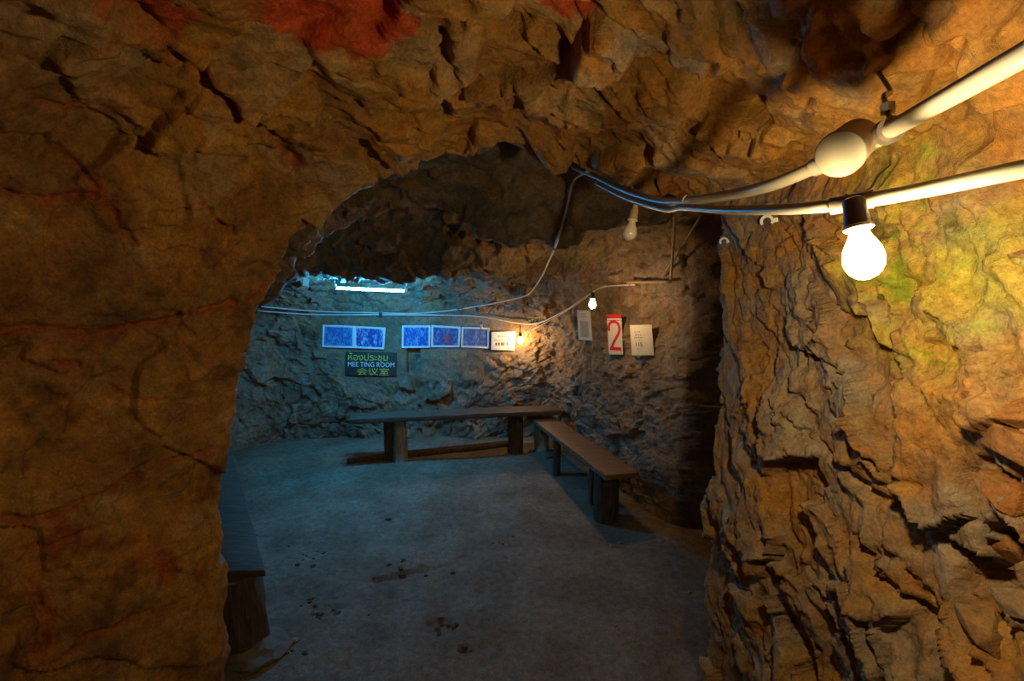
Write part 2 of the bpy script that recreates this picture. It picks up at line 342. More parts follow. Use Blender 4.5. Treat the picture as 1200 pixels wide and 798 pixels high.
# points on the smooth rock seen at a pixel
_px, _py, _pd = project(B.astype(float)); near_ok = (_pd > .3)
def on_rock(px, py, room=False):
    m = near_ok & ((Y > 2.1) if room else (Y < 1.85)); q = np.where(m, (_px - px) ** 2 + (_py - py) ** 2, 1e9)
    return B[int(np.argmin(q))].astype(float)
def dist_line(px_pts):
    P = [on_rock(*p) for p in px_pts]; best = np.full(len(B), 9e9, np.float32); c = np.mean(P, 0); rad = max(np.linalg.norm(p - c) for p in P) + .25
    m = np.where(((B - c) ** 2).sum(1) < rad * rad)[0]; b = B[m] + .016 * np.stack([fbm(B[m] * 13 + o, 3, .65) for o in (0, 50, 90)], 1)
    for a, e in zip(P[:-1], P[1:]):
        ab = (e - a); t = np.clip(((b - a) @ ab) / (ab @ ab + 1e-9), 0, 1); best[m] = np.minimum(best[m], np.linalg.norm(b - (a + t[:, None] * ab), axis=1))
    return best
def dist_spot(px, py):
    c = on_rock(px, py); m = np.where(((B - c) ** 2).sum(1) < .16)[0]; out = np.full(len(B), 9e9, np.float32)
    out[m] = np.linalg.norm(B[m] + (.05 * np.stack([fbm(B[m] * 11 + o, 4, .65) for o in (0, 50, 90)], 1)) - c, axis=1); return out

D = np.zeros(len(B), np.float32)                            # inward displacement, metres
wp = .06 * np.stack([fbm(B * 4 + o, 2) for o in (3, 41, 77)], 1)
f_big = fbm(B * 1.7, 3); f_mid = fbm(B * 6.5 + 9, 4); f_fine = fbm(B * 30 + 4, 4, .72)
def on(mask, fn, *a):
    """evaluate a cell noise only where it is used"""
    i = np.where(mask)[0]; r = fn(*[(x[i] if isinstance(x, np.ndarray) and len(x) == len(B) else x) for x in a]); out = []
    for x in r:
        o = np.zeros(len(B), x.dtype); o[i] = x; out.append(o)
    return out
# left wall: smooth, jointed
mL, mT, mR, mM = w_left > 0, w_top > 0, w_right > 0, w_room > 0
s1, e1, id1 = on(mL, slabs, (B + wp) * 3.0, 1, .8); s1b, e1b, id1b = on(mL, slabs, (B + .7 * wp) * 8.5, 1, 1.0)
D += w_left * (.036 * f_big + .020 * s1 + .010 * s1b * sstep(-.2, .3, f_mid) + .014 * f_mid + .0035 * f_fine)
ck = sstep(.05, .0, e1) * sstep(-.1, .25, f_big + .3 * f_mid); D -= w_left * .008 * ck
# ceiling and brow of the portal: chipped blocks
s2, e2, id2 = on(mT, slabs, (B + wp) * np.array([6.0, 7.5, 6.0]), 1, 1.4)
s3, e3, id3 = on(mT, slabs, (B + .5 * wp) @ np.array([[.8, .5, 0], [-.5, .8, 0], [0, 0, 1]]).T * np.array([10., 24., 16.]), 1, 1.2)
D += w_top * (.035 * f_big + .028 * s2 + .016 * s3 * sstep(-.35, .2, f_big + .5 * f_mid) + .016 * f_mid + .006 * f_fine)
D -= w_top * .022 * (RND[id3, 0] > .88) * sstep(.0, .15, e3)
D -= w_top * .04 * (RND[id2, 0] > .92) * sstep(.0, .14, e2)
# right wall: foliation dipping towards the tunnel's near end
ax = np.array([0.0, -.52, -.855]); ap = np.array([0, .855, -.52]); F3 = np.stack([B @ ax, B @ ap, X], 1) + 1.3 * wp
s4, e4, id4 = on(mR, slabs, F3 * np.array([3.4, 8.0, 6]), 1, 1.5); s5, e5, id5 = on(mR, slabs, F3 * np.array([11, 24, 15]), 1, 1.4)
f_fol = fbm(F3 * np.array([5, 13, 12]), 4, .6); ridg = 1 - np.abs(fbm(F3 * np.array([3.2, 8.5, 6]) + 5, 3)) * 2
D += w_right * (.045 * f_big + .030 * s4 + .013 * s5 * sstep(-.4, .2, f_mid) + .014 * f_fol + .010 * ridg + .0055 * f_fine + .020 * f_mid)
# meeting room: hacked earthy rock
s6, e6, id6 = on(mM, slabs, (B + wp) * np.array([3.4, 3.4, 4.2]), 1, 1.3); s7, e7, id7 = on(mM, slabs, (B + .6 * wp) * 10, 1, 1.2)
D += w_room * (.06 * f_big + .030 * s6 + .016 * s7 + .030 * f_mid + .006 * f_fine)
Fb = np.stack([B[:, 0] * .85 + B[:, 2] * .5, B[:, 1], -B[:, 0] * .5 + B[:, 2] * .85], 1)
D += w_room * .020 * fbm(Fb * np.array([4, 8, 15.]), 3, .6)
# joints and hollows seen in the photograph, carved at their places on the rock
CR = [([(128, -5), (180, 35), (240, 95), (265, 115), (330, 175), (350, 200)], .020, .045), ([(0, 222), (40, 232), (115, 230), (130, 240), (155, 282)], .012, .028),
      ([(45, 122), (75, 130), (150, 132)], .010, .02), ([(70, 180), (100, 205), (118, 232)], .012, .025), ([(165, 170), (200, 205), (270, 275)], .007, .018),
      ([(0, 388), (60, 382), (110, 397), (200, 372), (300, 347), (332, 330)], .013, .03), ([(0, 605), (40, 612), (100, 585), (170, 555), (245, 525)], .013, .028),
      ([(0, 662), (50, 640), (130, 612)], .009, .02), ([(60, 780), (100, 745), (190, 710), (258, 665)], .009, .02), ([(235, 115), (238, 150), (225, 190)], .006, .018),
      ([(65, 425), (90, 430)], .010, .03), ([(130, 455), (160, 470), (190, 465)], .006, .014), ([(35, 690), (60, 730), (45, 760)], .016, .03),
      ([(1015, 640), (1060, 705), (1105, 752)], .028, .07), ([(990, 545), (1050, 595), (1115, 645)], .016, .045), ([(1035, 300), (1045, 350), (1030, 385)], .010, .03),
      ([(955, 360), (970, 410), (1000, 450)], .010, .03), ([(1040, 395), (1070, 425), (1105, 432)], .014, .04), ([(905, 430), (925, 480), (985, 545)], .010, .03),
      ([(1000, 500), (1045, 545), (1090, 570)], .012, .04), ([(910, 620), (925, 700), (935, 790)], .016, .04), ([(845, 640), (855, 720)], .012, .03), ([(985, 690), (1010, 760)], .010, .03),
      ([(515, 35), (522, 60), (532, 88)], .020, .07), ([(450, 110), (470, 140), (485, 160)], .008, .03), ([(590, 30), (600, 60)], .025, .05), ([(600, 90), (606, 112)], .012, .04),
      ([(395, -5), (400, 12)], .014, .05), ([(565, 135), (585, 100), (600, 80)], .008, .03), ([(610, 150), (640, 105), (655, 85)], .008, .03), ([(632, 150), (660, 118), (675, 95)], .006, .025),
      ([(820, 95), (870, 120), (960, 140)], .012, .035), ([(1000, 30), (1030, 60), (1060, 40)], .014, .04), ([(380, 30), (450, 50), (520, 45)], .009, .03), ([(700, 60), (780, 75), (870, 70)], .009, .03), ([(690, 130), (760, 150), (800, 190)], .007, .025)]
stain = np.zeros(len(B), np.float32)
for k, (pts, wd, dp) in enumerate(CR):
    d = dist_line(pts) + wd * .9 * f_mid; D -= dp * (1.35 if k < 13 else 1) * np.clip(1 - d / wd, 0, 1) ** .7 * np.clip(.8 + .9 * f_mid, .2, 1.3)
    if k < 13: stain = np.maximum(stain, sstep(wd * 2.2, wd * .3, d + .02 * np.abs(f_mid) + .006 * f_fine))
for (px, py, r, dp) in [(1150, 690, .085, .09), (1120, 432, .06, .05), (1168, 560, .05, .05), (600, 45, .05, .06), (880, 165, .06, .03), (1180, 640, .05, .06)]:
    D -= dp * sstep(r, r * .45, dist_spot(px, py))
for (px, py, r, dp) in [(1180, 610, .05, .035), (1185, 480, .045, .03), (1010, 470, .08, .02), (900, 180, .05, .02)]:
    D += dp * sstep(r, r * .5, dist_spot(px, py))
Dg = D.reshape(NR, NC).copy()                                # soften the ceiling's broken edges to what the grid can carry
Dg[1:-1] = .25 * Dg[:-2] + .5 * Dg[1:-1] + .25 * Dg[2:]; Dg[:, 1:-1] = .25 * Dg[:, :-2] + .5 * Dg[:, 1:-1] + .25 * Dg[:, 2:]
D = D + (Dg.ravel() - D) * (.8 * w_top + .3 * w_left); D = D + .0012 * f_fine * (1 - w_room)
D *= 1 - .45 * w_right * sstep(1.5, 1.7, Y); D *= 1 - .75 * w_room * sstep(.95, 1.3, X)
YW = 5.3
def box_w(x0, y0, x1, y1, soft=.05):
    a, b = at_y(x0, y0, YW), at_y(x1, y1, YW); bk = (Y > 5.0) & (np.abs(NN[:, 1]) > .5)
    return bk * sstep(a[0] - soft, a[0], X) * sstep(b[0] + soft, b[0], X) * sstep(b[2] - soft, b[2], Z) * sstep(a[2] + soft, a[2], Z)
fl_ = np.maximum(np.maximum(box_w(370, 374, 610, 414, .15), box_w(396, 404, 474, 448, .12)), .8 * box_w(490, 405, 570, 450, .03))
D = D * (1 - .9 * fl_) - .07 * box_w(473, 410, 489, 440, .008)
B2 = B + NN * D[:, None]

# the rock's own colours
def mixc(a, b, t): return a + (b - a) * t[:, None]
ochre = np.array([.38, .20, .042]); brown = np.array([.25, .135, .045]); grey = np.array([.30, .25, .19]); redc = np.array([.36, .075, .02]); tan = np.array([.42, .29, .14])
c_room = np.array([.30, .25, .19]); c_roomd = np.array([.20, .16, .12]); c_ora = np.array([.40, .20, .06]); green = np.array([.34, .36, .035]); yel = np.array([.50, .40, .06]); veins = np.array([.11, .035, .015])
n1 = fbm(B * 2.6 + 31, 4); n2 = fbm(B * 5.5 + 71, 4); n3 = fbm(B * 14 + 11, 3)
one = np.ones(len(B), np.float32)
C = mixc(np.tile(brown, (len(B), 1)), ochre, sstep(-.35, .35, n1 + .25 * n3))
C = mixc(C, tan, .6 * sstep(.15, .5, n2))
C = mixc(C, np.array([.13, .065, .024]), .85 * w_left * sstep(-.05, .4, -n2 + .6 * n3 - .1)); C = mixc(C, np.array([.46, .26, .06]), .6 * w_left * sstep(.05, .45, n2 * .7 + n3 * .4))
C = mixc(C, redc, .75 * w_left * sstep(.25, .6, n1 * .6 - n2 * .6 + .2 * n3))
idt = np.where(w_top > .5, id2, id4)
C = mixc(C, np.where(w_top[:, None] > .5, np.array([.36, .26, .14]), grey), (w_top * .55 * (RND[idt, 1] > .75) + w_right * (.25 + .55 * sstep(-.1, .35, n2 - .3 * n1))) * (1 - .5 * sstep(.2, .5, n3)))
C = mixc(C, redc * 1.1, w_top * .5 * (RND[id2, 2] > .95))
C = mixc(C, ochre * 1.05, w_right * .6 * sstep(.1, .45, -n2 + .4 * n3))
for (px, py, r) in [(400, 12, .13), (350, 5, .10), (450, 25, .07), (660, 12, .075), (190, 15, .06)]:
    C = mixc(C, redc * np.array([1.25, .9, .9]), .9 * sstep(r, r * .82, dist_spot(px, py)))
for (px, py, r) in [(745, 45, .07), (700, 70, .05), (800, 60, .06)]: C = mixc(C, grey * 1.2, .7 * sstep(r, r * .6, dist_spot(px, py)))
dg = np.minimum(np.linalg.norm(B - on_rock(1085, 330), axis=1), np.linalg.norm(B - on_rock(1060, 240), axis=1) + .06)
n4 = fbm(B * 34 + 3, 3, .7); gm = sstep(.24, .08, dg + .12 * n2 + .06 * n3) * sstep(-.55, .1, n3 + .6 * n4)
C = mixc(C, yel, .75 * gm); C = mixc(C, np.array([.24, .34, .02]), .9 * gm * sstep(.05, .4, .6 * n3 + .7 * n4)); C = mixc(C, np.array([.45, .22, .05]), .7 * gm * sstep(.1, .4, -.7 * n3 - .5 * n4))
dg2 = np.linalg.norm(B - on_rock(1180, 320), axis=1); C = mixc(C, green, .6 * sstep(.12, .05, dg2 + .1 * n3))
C = mixc(C, redc, .55 * stain * (1 - w_room))            # rusty stain along the joints
CR_ = mixc(np.tile(c_room, (len(B), 1)), c_roomd, sstep(-.2, .4, n1 + .3 * n3)); CR_ = mixc(CR_, c_ora, .4 * sstep(0, .5, n2))
C = mixc(C, CR_, w_room)
C = np.clip(C * (1.22 - .22 * w_room)[:, None], 0.01, .9)

IDX = np.arange(NR * NC).reshape(NR, NC)
def grid_obj(name, r0, r1, c0, c1, mat):
    """rows r0..r1 and columns c0..c1 of the swept surface as one piece of the setting"""
    ids = IDX[r0:r1 + 1, c0:c1 + 1]; n, m = ids.shape; v = B2[ids.ravel()]; col = C[ids.ravel()]
    return fast_mesh(name, v, n, m, col, mat)
def fast_mesh(name, v, n, m, col, mat, flip=False):
    k = np.arange(n * m).reshape(n, m); q = np.stack([k[:-1, :-1], k[1:, :-1], k[1:, 1:], k[:-1, 1:]], -1).reshape(-1, 4)
    if flip: q = q[:, ::-1]
    me = bpy.data.meshes.new(name); me.vertices.add(n * m); me.vertices.foreach_set('co', np.ascontiguousarray(v, np.float32).ravel())
    me.loops.add(len(q) * 4); me.loops.foreach_set('vertex_index', q.astype(np.int32).ravel())
    me.polygons.add(len(q)); me.polygons.foreach_set('loop_start', np.arange(0, len(q) * 4, 4, dtype=np.int32))
    me.polygons.foreach_set('use_smooth', np.ones(len(q), bool)); me.update(calc_edges=True)
    ca = me.color_attributes.new('mineral', 'FLOAT_COLOR', 'POINT'); ca.data.foreach_set('color', np.concatenate([col, np.ones((len(col), 1))], 1).astype(np.float32).ravel())
    me.materials.append(mat); o = bpy.data.objects.new(name, me); COL.objects.link(o); o['kind'] = 'structure'; return o
cumr = np.concatenate([[0], np.cumsum(seg_rows)])
rp = int(cumr[6]); rb = int(cumr[12]) + 10                    # end of the tunnel; start of the back wall
cl, cr = int(NC * .40), int(NC * .665)
grid_obj('wall_left', 0, rp, 0, cl, M['rock']); grid_obj('ceiling', 0, rp, cl, cr, M['rock']); wall_r = grid_obj('wall_right', 0, rp, cr, NC - 1, M['rock'])
grid_obj('wall_room_left', rp, rb, 0, cl, M['rock_room']); grid_obj('ceiling_room', rp, rb, cl, cr, M['rock_room']); grid_obj('wall_room_right', rp, rb, cr, NC - 1, M['rock_room'])
grid_obj('wall_back', rb, NR - 1, 0, NC - 1, M['rock_room'])
# displaced rock in the room, for hanging things on it
_qx, _qy, _qd = project(B2.astype(float))
def wall_at(px, py, r=6, room=True):
    m = (((_qx - px) ** 2 + (_qy - py) ** 2) < r * r) & ((Y > 2.1) if room else ((Y < 1.9) & (Y > .2)))
    if not m.any(): return on_rock(px, py, room)
    i = np.where(m)[0]; return B2[i[np.argmin(_qd[i])]].astype(float)

# loose blocks wedged into the right wall
def block(name, c, size, mat, parent, seed, rot):
    r_ = random.Random(seed); bm = bmesh.new()
    for k in range(16):
        v = Vector([r_.uniform(-1, 1) for _ in range(3)]); v /= max(abs(a) for a in v); v *= r_.uniform(.85, 1.0); bm.verts.new(Matrix.Rotation(rot, 3, 'X') @ Vector((v[0] * size[0], v[1] * size[1], v[2] * size[2])) + Vector(c))
    bmesh.ops.convex_hull(bm, input=bm.verts[:]); bmesh.ops.delete(bm, geom=[v for v in bm.verts if not v.link_faces], context='VERTS')
    bmesh.ops.bevel(bm, geom=bm.edges[:], offset=min(size) * .06, segments=1, affect='EDGES')
    me = bpy.data.meshes.new(name); bm.to_mesh(me); bm.free(); ca = me.color_attributes.new('mineral', 'FLOAT_COLOR', 'POINT')
    col = r_.choice([(.36, .22, .09, 1), (.33, .16, .05, 1), (.30, .22, .13, 1)])
    for d_ in ca.data: d_.color = col
    me.materials.append(mat); o = bpy.data.objects.new(name, me); COL.objects.link(o); o.parent = parent; return o
for k, (px, py, sz, rot) in enumerate([(1186, 482, (.05, .05, .022), .3), (1190, 520, (.05, .06, .03), .1), (1178, 575, (.05, .045, .028), .35), (1188, 640, (.06, .05, .045), .15), (1192, 700, (.05, .05, .03), -.2), (1150, 735, (.05, .05, .025), .5)]):
    c = wall_at(px, py, 4, False); block('stone', c + np.array([.02, 0, 0]), sz, M['rock'], wall_r, k + 3, rot)

# floor
fx = np.linspace(-3.6, 3.9, 430); fy = np.concatenate([np.linspace(-2.6, 1.7, 70, endpoint=False), np.linspace(1.7, 5.75, 400)])
FX, FY = np.meshgrid(fx, fy); P = np.stack([FX.ravel(), FY.ravel(), 0 * FX.ravel()], 1).astype(np.float32)
def floor_h(P):
    hgt = zfloor(P[:, 1]) + .018 * fbm(P * 1.6 + 3, 3) + .004 * fbm(P * 14 + 8, 3) + .0035 * np.clip(fbm(P * 34, 3), 0, 1)
    for (px, py, L_, W_, a, dp) in [(478, 672, .26, .05, .42, .030), (515, 735, .10, .09, 0, .022), (385, 715, .12, .07, .2, .014), (545, 762, .06, .05, 0, .012), (455, 700, .05, .04, 0, .012), (350, 640, .10, .05, .1, .010)]:
        c = at_z(px, py, 0); ca, sa = math.cos(a), math.sin(a); u = (P[:, 0] - c[0]) * ca + (P[:, 1] - c[1]) * sa; v = -(P[:, 0] - c[0]) * sa + (P[:, 1] - c[1]) * ca
        hgt = hgt - dp * sstep(1.1, .3, np.sqrt((u / L_) ** 2 + (v / W_) ** 2) + .5 * fbm(P * 20, 2))
    return hgt
FH = floor_h(P); P[:, 2] = FH
fc = mixc(np.tile(np.array([.25, .22, .185]), (len(P), 1)), np.array([.19, .155, .12]), sstep(-.3, .3, fbm(P * 3 + 5, 4)))
fast_mesh('floor', P, len(fy), len(fx), fc, M['floor'], True)
def fz(x, y): return float(floor_h(np.array([[x, y, 0]], np.float32))[0])

# ------------------------------------------------------------------ lamps in the tunnel
def bulb(name, base, axis, label, glass_mat, s=1.0, group=None, seg=28, old=False):
    """screw socket and pear-shaped glass hanging along axis; base is the socket's top"""
    t = empty(name, base, label, 'light bulb', group); ax_ = np.array(axis, float); ax_ /= np.linalg.norm(ax_); b = np.array(base, float)
    sm = M['pvc_old'] if old else M['bakelite']
    lathe('socket', [(-.002, .012 * s), (0, .0165 * s), (.022 * s, .0175 * s), (.038 * s, .0195 * s), (.046 * s, .0205 * s), (.046 * s, .012 * s)], b, ax_, sm, t, seg)
    lathe('socket_rim', [(.044 * s, .0205 * s), (.0465 * s, .0222 * s), (.050 * s, .0222 * s), (.052 * s, .020 * s), (.052 * s, .014 * s)], b, ax_, M['rim'], t, seg)
    pr = [(.050, .0135), (.058, .0145), (.066, .0175), (.075, .0225), (.085, .027), (.096, .0295), (.106, .0298), (.116, .0275), (.125, .0225), (.132, .014), (.135, .006), (.1355, .0005)]
    lathe('glass', [(h * s, r * s) for h, r in pr], b, ax_, glass_mat, t, seg)
    return t
bt = at_y(1000, 234, .615); bb = at_y(1016, 327, .595)
s_main = float(np.linalg.norm(np.array(bb) - bt)) / .1355
bulb('light_bulb', bt, bb - bt, 'glowing frosted light bulb in a black socket under the lower conduit by mossy rock', M['bulb_on'], s_main)
# upper conduit: thick pipe to the junction box, then on to the portal
boxc = at_y(997, 170, .76)
pA, pB = at_y(1195, 67, .47), at_y(1024, 163, .745)
up_pts = [pA + (pA - pB) * 1.6, pA, .5 * (pA + pB), pB]
uc = empty('conduit', up_pts[-1], 'thick straight cream plastic conduit entering the right side of the junction box', 'pipe')
tube('pipe', up_pts, .0112, M['pvc'], uc, 8, 16)
d_in = (up_pts[-1] - up_pts[-2]) / np.linalg.norm(up_pts[-1] - up_pts[-2])
uc2pts = [at_y(962, 193, .78), at_y(900, 218, .90), at_y(840, 231, 1.10), at_y(780, 236, 1.34), at_y(735, 224, 1.58), at_y(700, 208, 1.85), at_y(672, 196, 2.12)]
c2 = empty('conduit', uc2pts[0], 'cream plastic conduit curving from the junction box down to the rock portal', 'pipe')
tube('pipe', uc2pts, [.0105, .0105, .0105, .010, .0095, .009, .009], M['pvc'], c2, 10, 14)
kb = at_y(805, 235, 1.235)
lathe('tie', [(-.004, .012), (-.004, .0135), (.004, .0135), (.004, .012)], kb, uc2pts[3] - uc2pts[2], M['pvc_old'], c2, 14)
jb = empty('junction_box', boxc, 'round cream plastic junction box joining two conduits at the tunnel ceiling', 'junction box')
face = at_y(984, 181, .70); rear = at_y(1004, 163, .765); axj = face - rear; ln = np.linalg.norm(axj)
lathe('body', [(0, .024), (.004, .0285), (ln - .012, .0292), (ln - .008, .0292), (ln - .008, .02)], rear, axj, M['pvc_old'], jb, 32)
lathe('lid', [(ln - .009, .0304), (ln - .002, .0304), (ln, .0290), (ln + .0005, .01)], rear, axj, M['pvc'], jb, 32)
lathe('inlet', [(-.028, .0142), (-.004, .0142), (0, .0125)], up_pts[-1] + d_in * .012, d_in, M['pvc'], jb, 18)
d_out = (uc2pts[1] - uc2pts[0]) / np.linalg.norm(uc2pts[1] - uc2pts[0])
lathe('inlet', [(-.02, .0135), (.012, .0135), (.014, .0115)], uc2pts[0], d_out, M['pvc'], jb, 18)
# saddle clamp with its hanger above the inlet
sc_ = up_pts[-1] - d_in * .044; cl_ = empty('pipe_clamp', sc_, 'rusty saddle clamp hanging the thick conduit from the ceiling beside the junction box', 'pipe clamp')
lathe('strap', [(-.008, .0110), (-.008, .0172), (.008, .0172), (.008, .0110)], sc_, d_in, M['metal'], cl_, 18)
hk = wall_at(1030, 90, 5, False)
tube('hanger', [sc_ + np.array([0, 0, .016]), sc_ + np.array([.004, .02, .05]), .5 * (sc_ + hk) + np.array([.01, 0, .01]), hk], .0035, M['metal'], cl_, 6, 8)
lathe('nut', [(0, .003), (0, .009), (.012, .009), (.012, .003)], sc_ + np.array([0, .004, .024]), (0, .2, 1), M['metal'], cl_, 6)
# lower conduit carrying the bulb
lo_pts = [at_y(1420, 150, .46), at_y(1290, 180, .50), at_y(1190, 200, .54), at_y(1090, 221, .59), at_y(1000, 237, .638), at_y(925, 245, .74), at_y(850, 246, .93), at_y(800, 243, 1.15)] + [p + np.array([-.004, -.004, -.020]) for p in uc2pts[3:6]]
lc = empty('conduit', lo_pts[4], 'slim cream conduit sagging under the junction box and carrying the glowing bulb', 'pipe')
tube('pipe', lo_pts, [.0096, .0096, .0096, .009, .0085, .008, .0078, .0075, .0072, .007, .007][:len(lo_pts)], M['pvc'], lc, 10, 14)
lathe('tee', [(-.024, .0088), (-.024, .0108), (.020, .0108), (.020, .0088)], lo_pts[4], lo_pts[3] - lo_pts[4], M['bakelite'], lc, 18)
bw = wall_at(1040, 195, 5, False)
tube('lead_wire', [lo_pts[4] + np.array([-.01, .0, .008]), at_y(1018, 222, .70), at_y(1030, 205, .78), bw], .0017, M['black'], lc, 8, 6)
# unlit bulb at the portal
lp_ = min(catmull(lo_pts, 12), key=lambda p: abs(p[1] - 1.52)); ub = lp_ + np.array([0, 0, -.022]); ue = at_y(736, 282, float(ub[1]))
u = bulb('light_bulb', ub, ue - ub, 'small unlit opal bulb hanging in a cream socket at the rock portal', M['dullglass'], float(np.linalg.norm(ue - ub)) / .1355, None, 20, True)
lathe('stem', [(-.02, .008), (.004, .0085), (.006, .011)], ub, ue - ub, M['pvc_old'], u, 14)
# pipe clips left on the right wall
for (px, py, sc, lab) in [(897, 261, 1.0, 'larger white open plastic pipe clip on the rock below the sagging conduit'), (829, 285, .8, 'smaller white open plastic pipe clip at the rock edge beside the dark branch')]:
    c = wall_at(px, py, 4, False); e = empty('pipe_clip', c, lab, 'pipe clip'); n_ = CAM - c; n_ /= np.linalg.norm(n_); c = c + n_ * .006
    rr = np.cross([0, 0, 1], n_); rr /= np.linalg.norm(rr); uu = np.cross(n_, rr); V, F = [], []; k = 14; s = sc * .017
    for i in range(k + 1):
        a = math.radians(-50 + 250 * i / k + 20)
        for q, rd in ((0, .62), (0, 1.05)):
            V += [c + s * rd * (math.cos(a) * rr + math.sin(a) * uu), c + s * rd * (math.cos(a) * rr + math.sin(a) * uu) + n_ * .008]
    for i in range(k):
        b0, b1 = i * 4, i * 4 + 4
        for p_, q_ in ((0, 1), (1, 3), (3, 2), (2, 0)): F.append((b0 + p_, b0 + q_, b1 + q_, b1 + p_))
    F += [(0, 2, 3, 1), (k * 4, k * 4 + 1, k * 4 + 3, k * 4 + 2)]
    o = mesh_obj('hook', V, F, M['frame'], e, False); fix_normals(o)
    b_ = plank('foot', [c + s * (1.0 * rr + .45 * uu), c + s * (1.9 * rr + .6 * uu), c + s * (1.9 * rr - .1 * uu), c + s * (1.0 * rr - .3 * uu)], .005, M['frame'], e, 2, 0, 0, 0, -n_)
    lathe('nail', [(0, .0015), (.009, .0015), (.009, .003), (.0105, .003)], c + s * (1.45 * rr + .2 * uu) - n_ * .006, n_, M['metal'], e, 10)

# ------------------------------------------------------------------ meeting room: cables
def cable(name, pix, label, rad=.006, mat='cable', cat='cable', group=None):
    P_ = [at_y(p[0], p[1], min(p[2], float(wall_at(p[0], p[1])[1]) - .075)) if len(p) > 2 else wall_at(p[0], p[1], 9) + np.array([0, -.016, 0]) for p in pix]
    o = tube(name, P_, rad, M[mat], None, 8, 8); return tag(o, label, cat, group), P_
cable('cable', [(690, 200, 1.9), (672, 212, 2.4), (664, 245, 2.9), (652, 285, 3.6), (642, 308, 3.8), (634, 325, 4.1), (622, 342, 4.6), (606, 357), (560, 368), (505, 373), (440, 373.5), (380, 371.5), (310, 367)], 'pale cable dropping from the ceiling and running left above the framed pictures', .0065)
wb_o, wb = cable('cable', [(308, 371), (370, 375), (450, 377.5), (530, 378), (570, 380), (614, 381), (650, 367), (675, 353), (697, 338), (735, 331)], 'pale cable along the back wall rising past the small lamps to the short pipe', .0065)
cable('cable', [(616, 384), (645, 373.5), (672, 359.5), (690, 347), (703, 340)], 'thin second strand twisted along the rising cable by the small lamps', .004)
p0 = at_y(735, 331, float(wall_at(735, 331, 9)[1]) - .03); p1 = at_y(786, 330, float(wall_at(780, 331, 9)[1]) - .03)
tag(tube('conduit', [p0, .5 * (p0 + p1), p1], .011, M['pvc_old'], None, 4, 10), 'short dull horizontal pipe at the top of the numbered wall', 'pipe')
q0 = at_y(790, 232, 3.3) + np.array([0, 0, .22]); q1 = at_y(786, 328, 3.6)
tag(tube('conduit', [q0, .5 * (q0 + q1) + np.array([.01, 0, 0]), q1], .010, M['pvc_old'], None, 4, 10), 'dim vertical pipe dropping from the ceiling in the dark branch', 'pipe')
q3 = at_y(776, 325, 3.73); q2 = at_y(812, 268, 3.38); q2 = q2 + (q2 - q3) * .3
tag(tube('conduit', [q2, .5 * (q2 + q3), q3], .007, M['pvc_old'], None, 4, 8), 'dim slanting thin pipe crossing behind the vertical pipe in the branch', 'pipe')
for (px, py, lab) in [(448, 374, 'small black cable clip above the sign between the picture groups'), (562, 367, 'small black cable clip above the third picture beside the drop cable')]:
    c = wall_at(px, py) + np.array([0, -.022, 0]); o = plank('cable_clip', [c + np.array(v) for v in ((-.016, 0, .02), (.016, 0, .02), (.016, -.016, .02), (-.016, -.016, .02))], .045, M['black'], None, 2, .001, .003)
    tag(o, lab, 'cable clip')

# fluorescent lamp
ta, tb = at_y(395, 337.5, 4.36), at_y(474, 341, 4.40); td = (tb - ta) / np.linalg.norm(tb - ta); tl = float(np.linalg.norm(tb - ta))
fl = empty('tube_lamp', ta + np.array([0, 0, .05]), 'bare blue-white fluorescent tube lamp under the rock overhang above the pictures', 'lamp')
lathe('tube', [(0, .009), (.004, .010), (tl - .004, .010), (tl, .009)], ta, td, M['tube'], fl, 14)
for p_, s_ in ((ta, -1), (tb, 1)): lathe('end_cap', [(-.002, .0105), (.028, .0105), (.03, .008)], p_, td * s_, M['white_enamel'], fl, 14)
for p_ in (ta - td * .018, tb + td * .018): plank('lamp_holder', [p_ + np.array(v) for v in ((-.01, .01, .03), (.01, .01, .03), (.01, -.01, .03), (-.01, -.01, .03))], .045, M['white_enamel'], fl, 1, 0, .002)
tp = ta + (tb - ta) * .5
for p_, h_ in ((ta - td * .018, .095), (tb + td * .018, .13)): tube('hanger_wire', [p_ + np.array([0, 0, .025]), p_ + np.array([0, .01, h_])], .003, M['metal'], fl, 2, 6, True)

# small bulbs in the room
def wall_depth(pix, back=.0):
    xs = [p[0] for p in pix]; yy = [p[1] for p in pix]; m = (_qx > min(xs)) & (_qx < max(xs)) & (_qy > min(yy)) & (_qy < max(yy)) & (Y > 3.4)
    return float(np.percentile(B2[m, 1], .3)) - back if m.any() else 5.2
def small_lamp(px, py, label, lit, s, yoff, drop=0, py0=None):
    c = np.array([0, yoff, 0]) if yoff > 1 else wall_at(px, py) + np.array([0, yoff, 0]); c = at_y(px, py, float(c[1])); t = bulb('light_bulb', c + np.array([0, 0, .05 * s + .05]), (0.02, -.05, -1), label, M['bulb_small'] if lit else M['dullglass'], s, None, 18)
    if py0 is not None:
        top = at_y(px, py0, float(c[1])); tube('cord', [c + np.array([0, 0, .05 * s + .048]), top], .004, M['black'], t, 2, 6, True)
    return t
small_lamp(609.5, 400, 'small glowing bulb on a short cord beside the white notice board', True, .85, -.13, py0=381)
dw = wall_depth([(672, 350), (770, 420)])
small_lamp(694, 358, 'small glowing bulb above the framed sheet beside the red numeral sign', True, .85, dw - .09, py0=342)
small_lamp(564, 386, 'tiny unlit clear bulb hanging in front of the last picture frame', False, .55, -.10, py0=379)

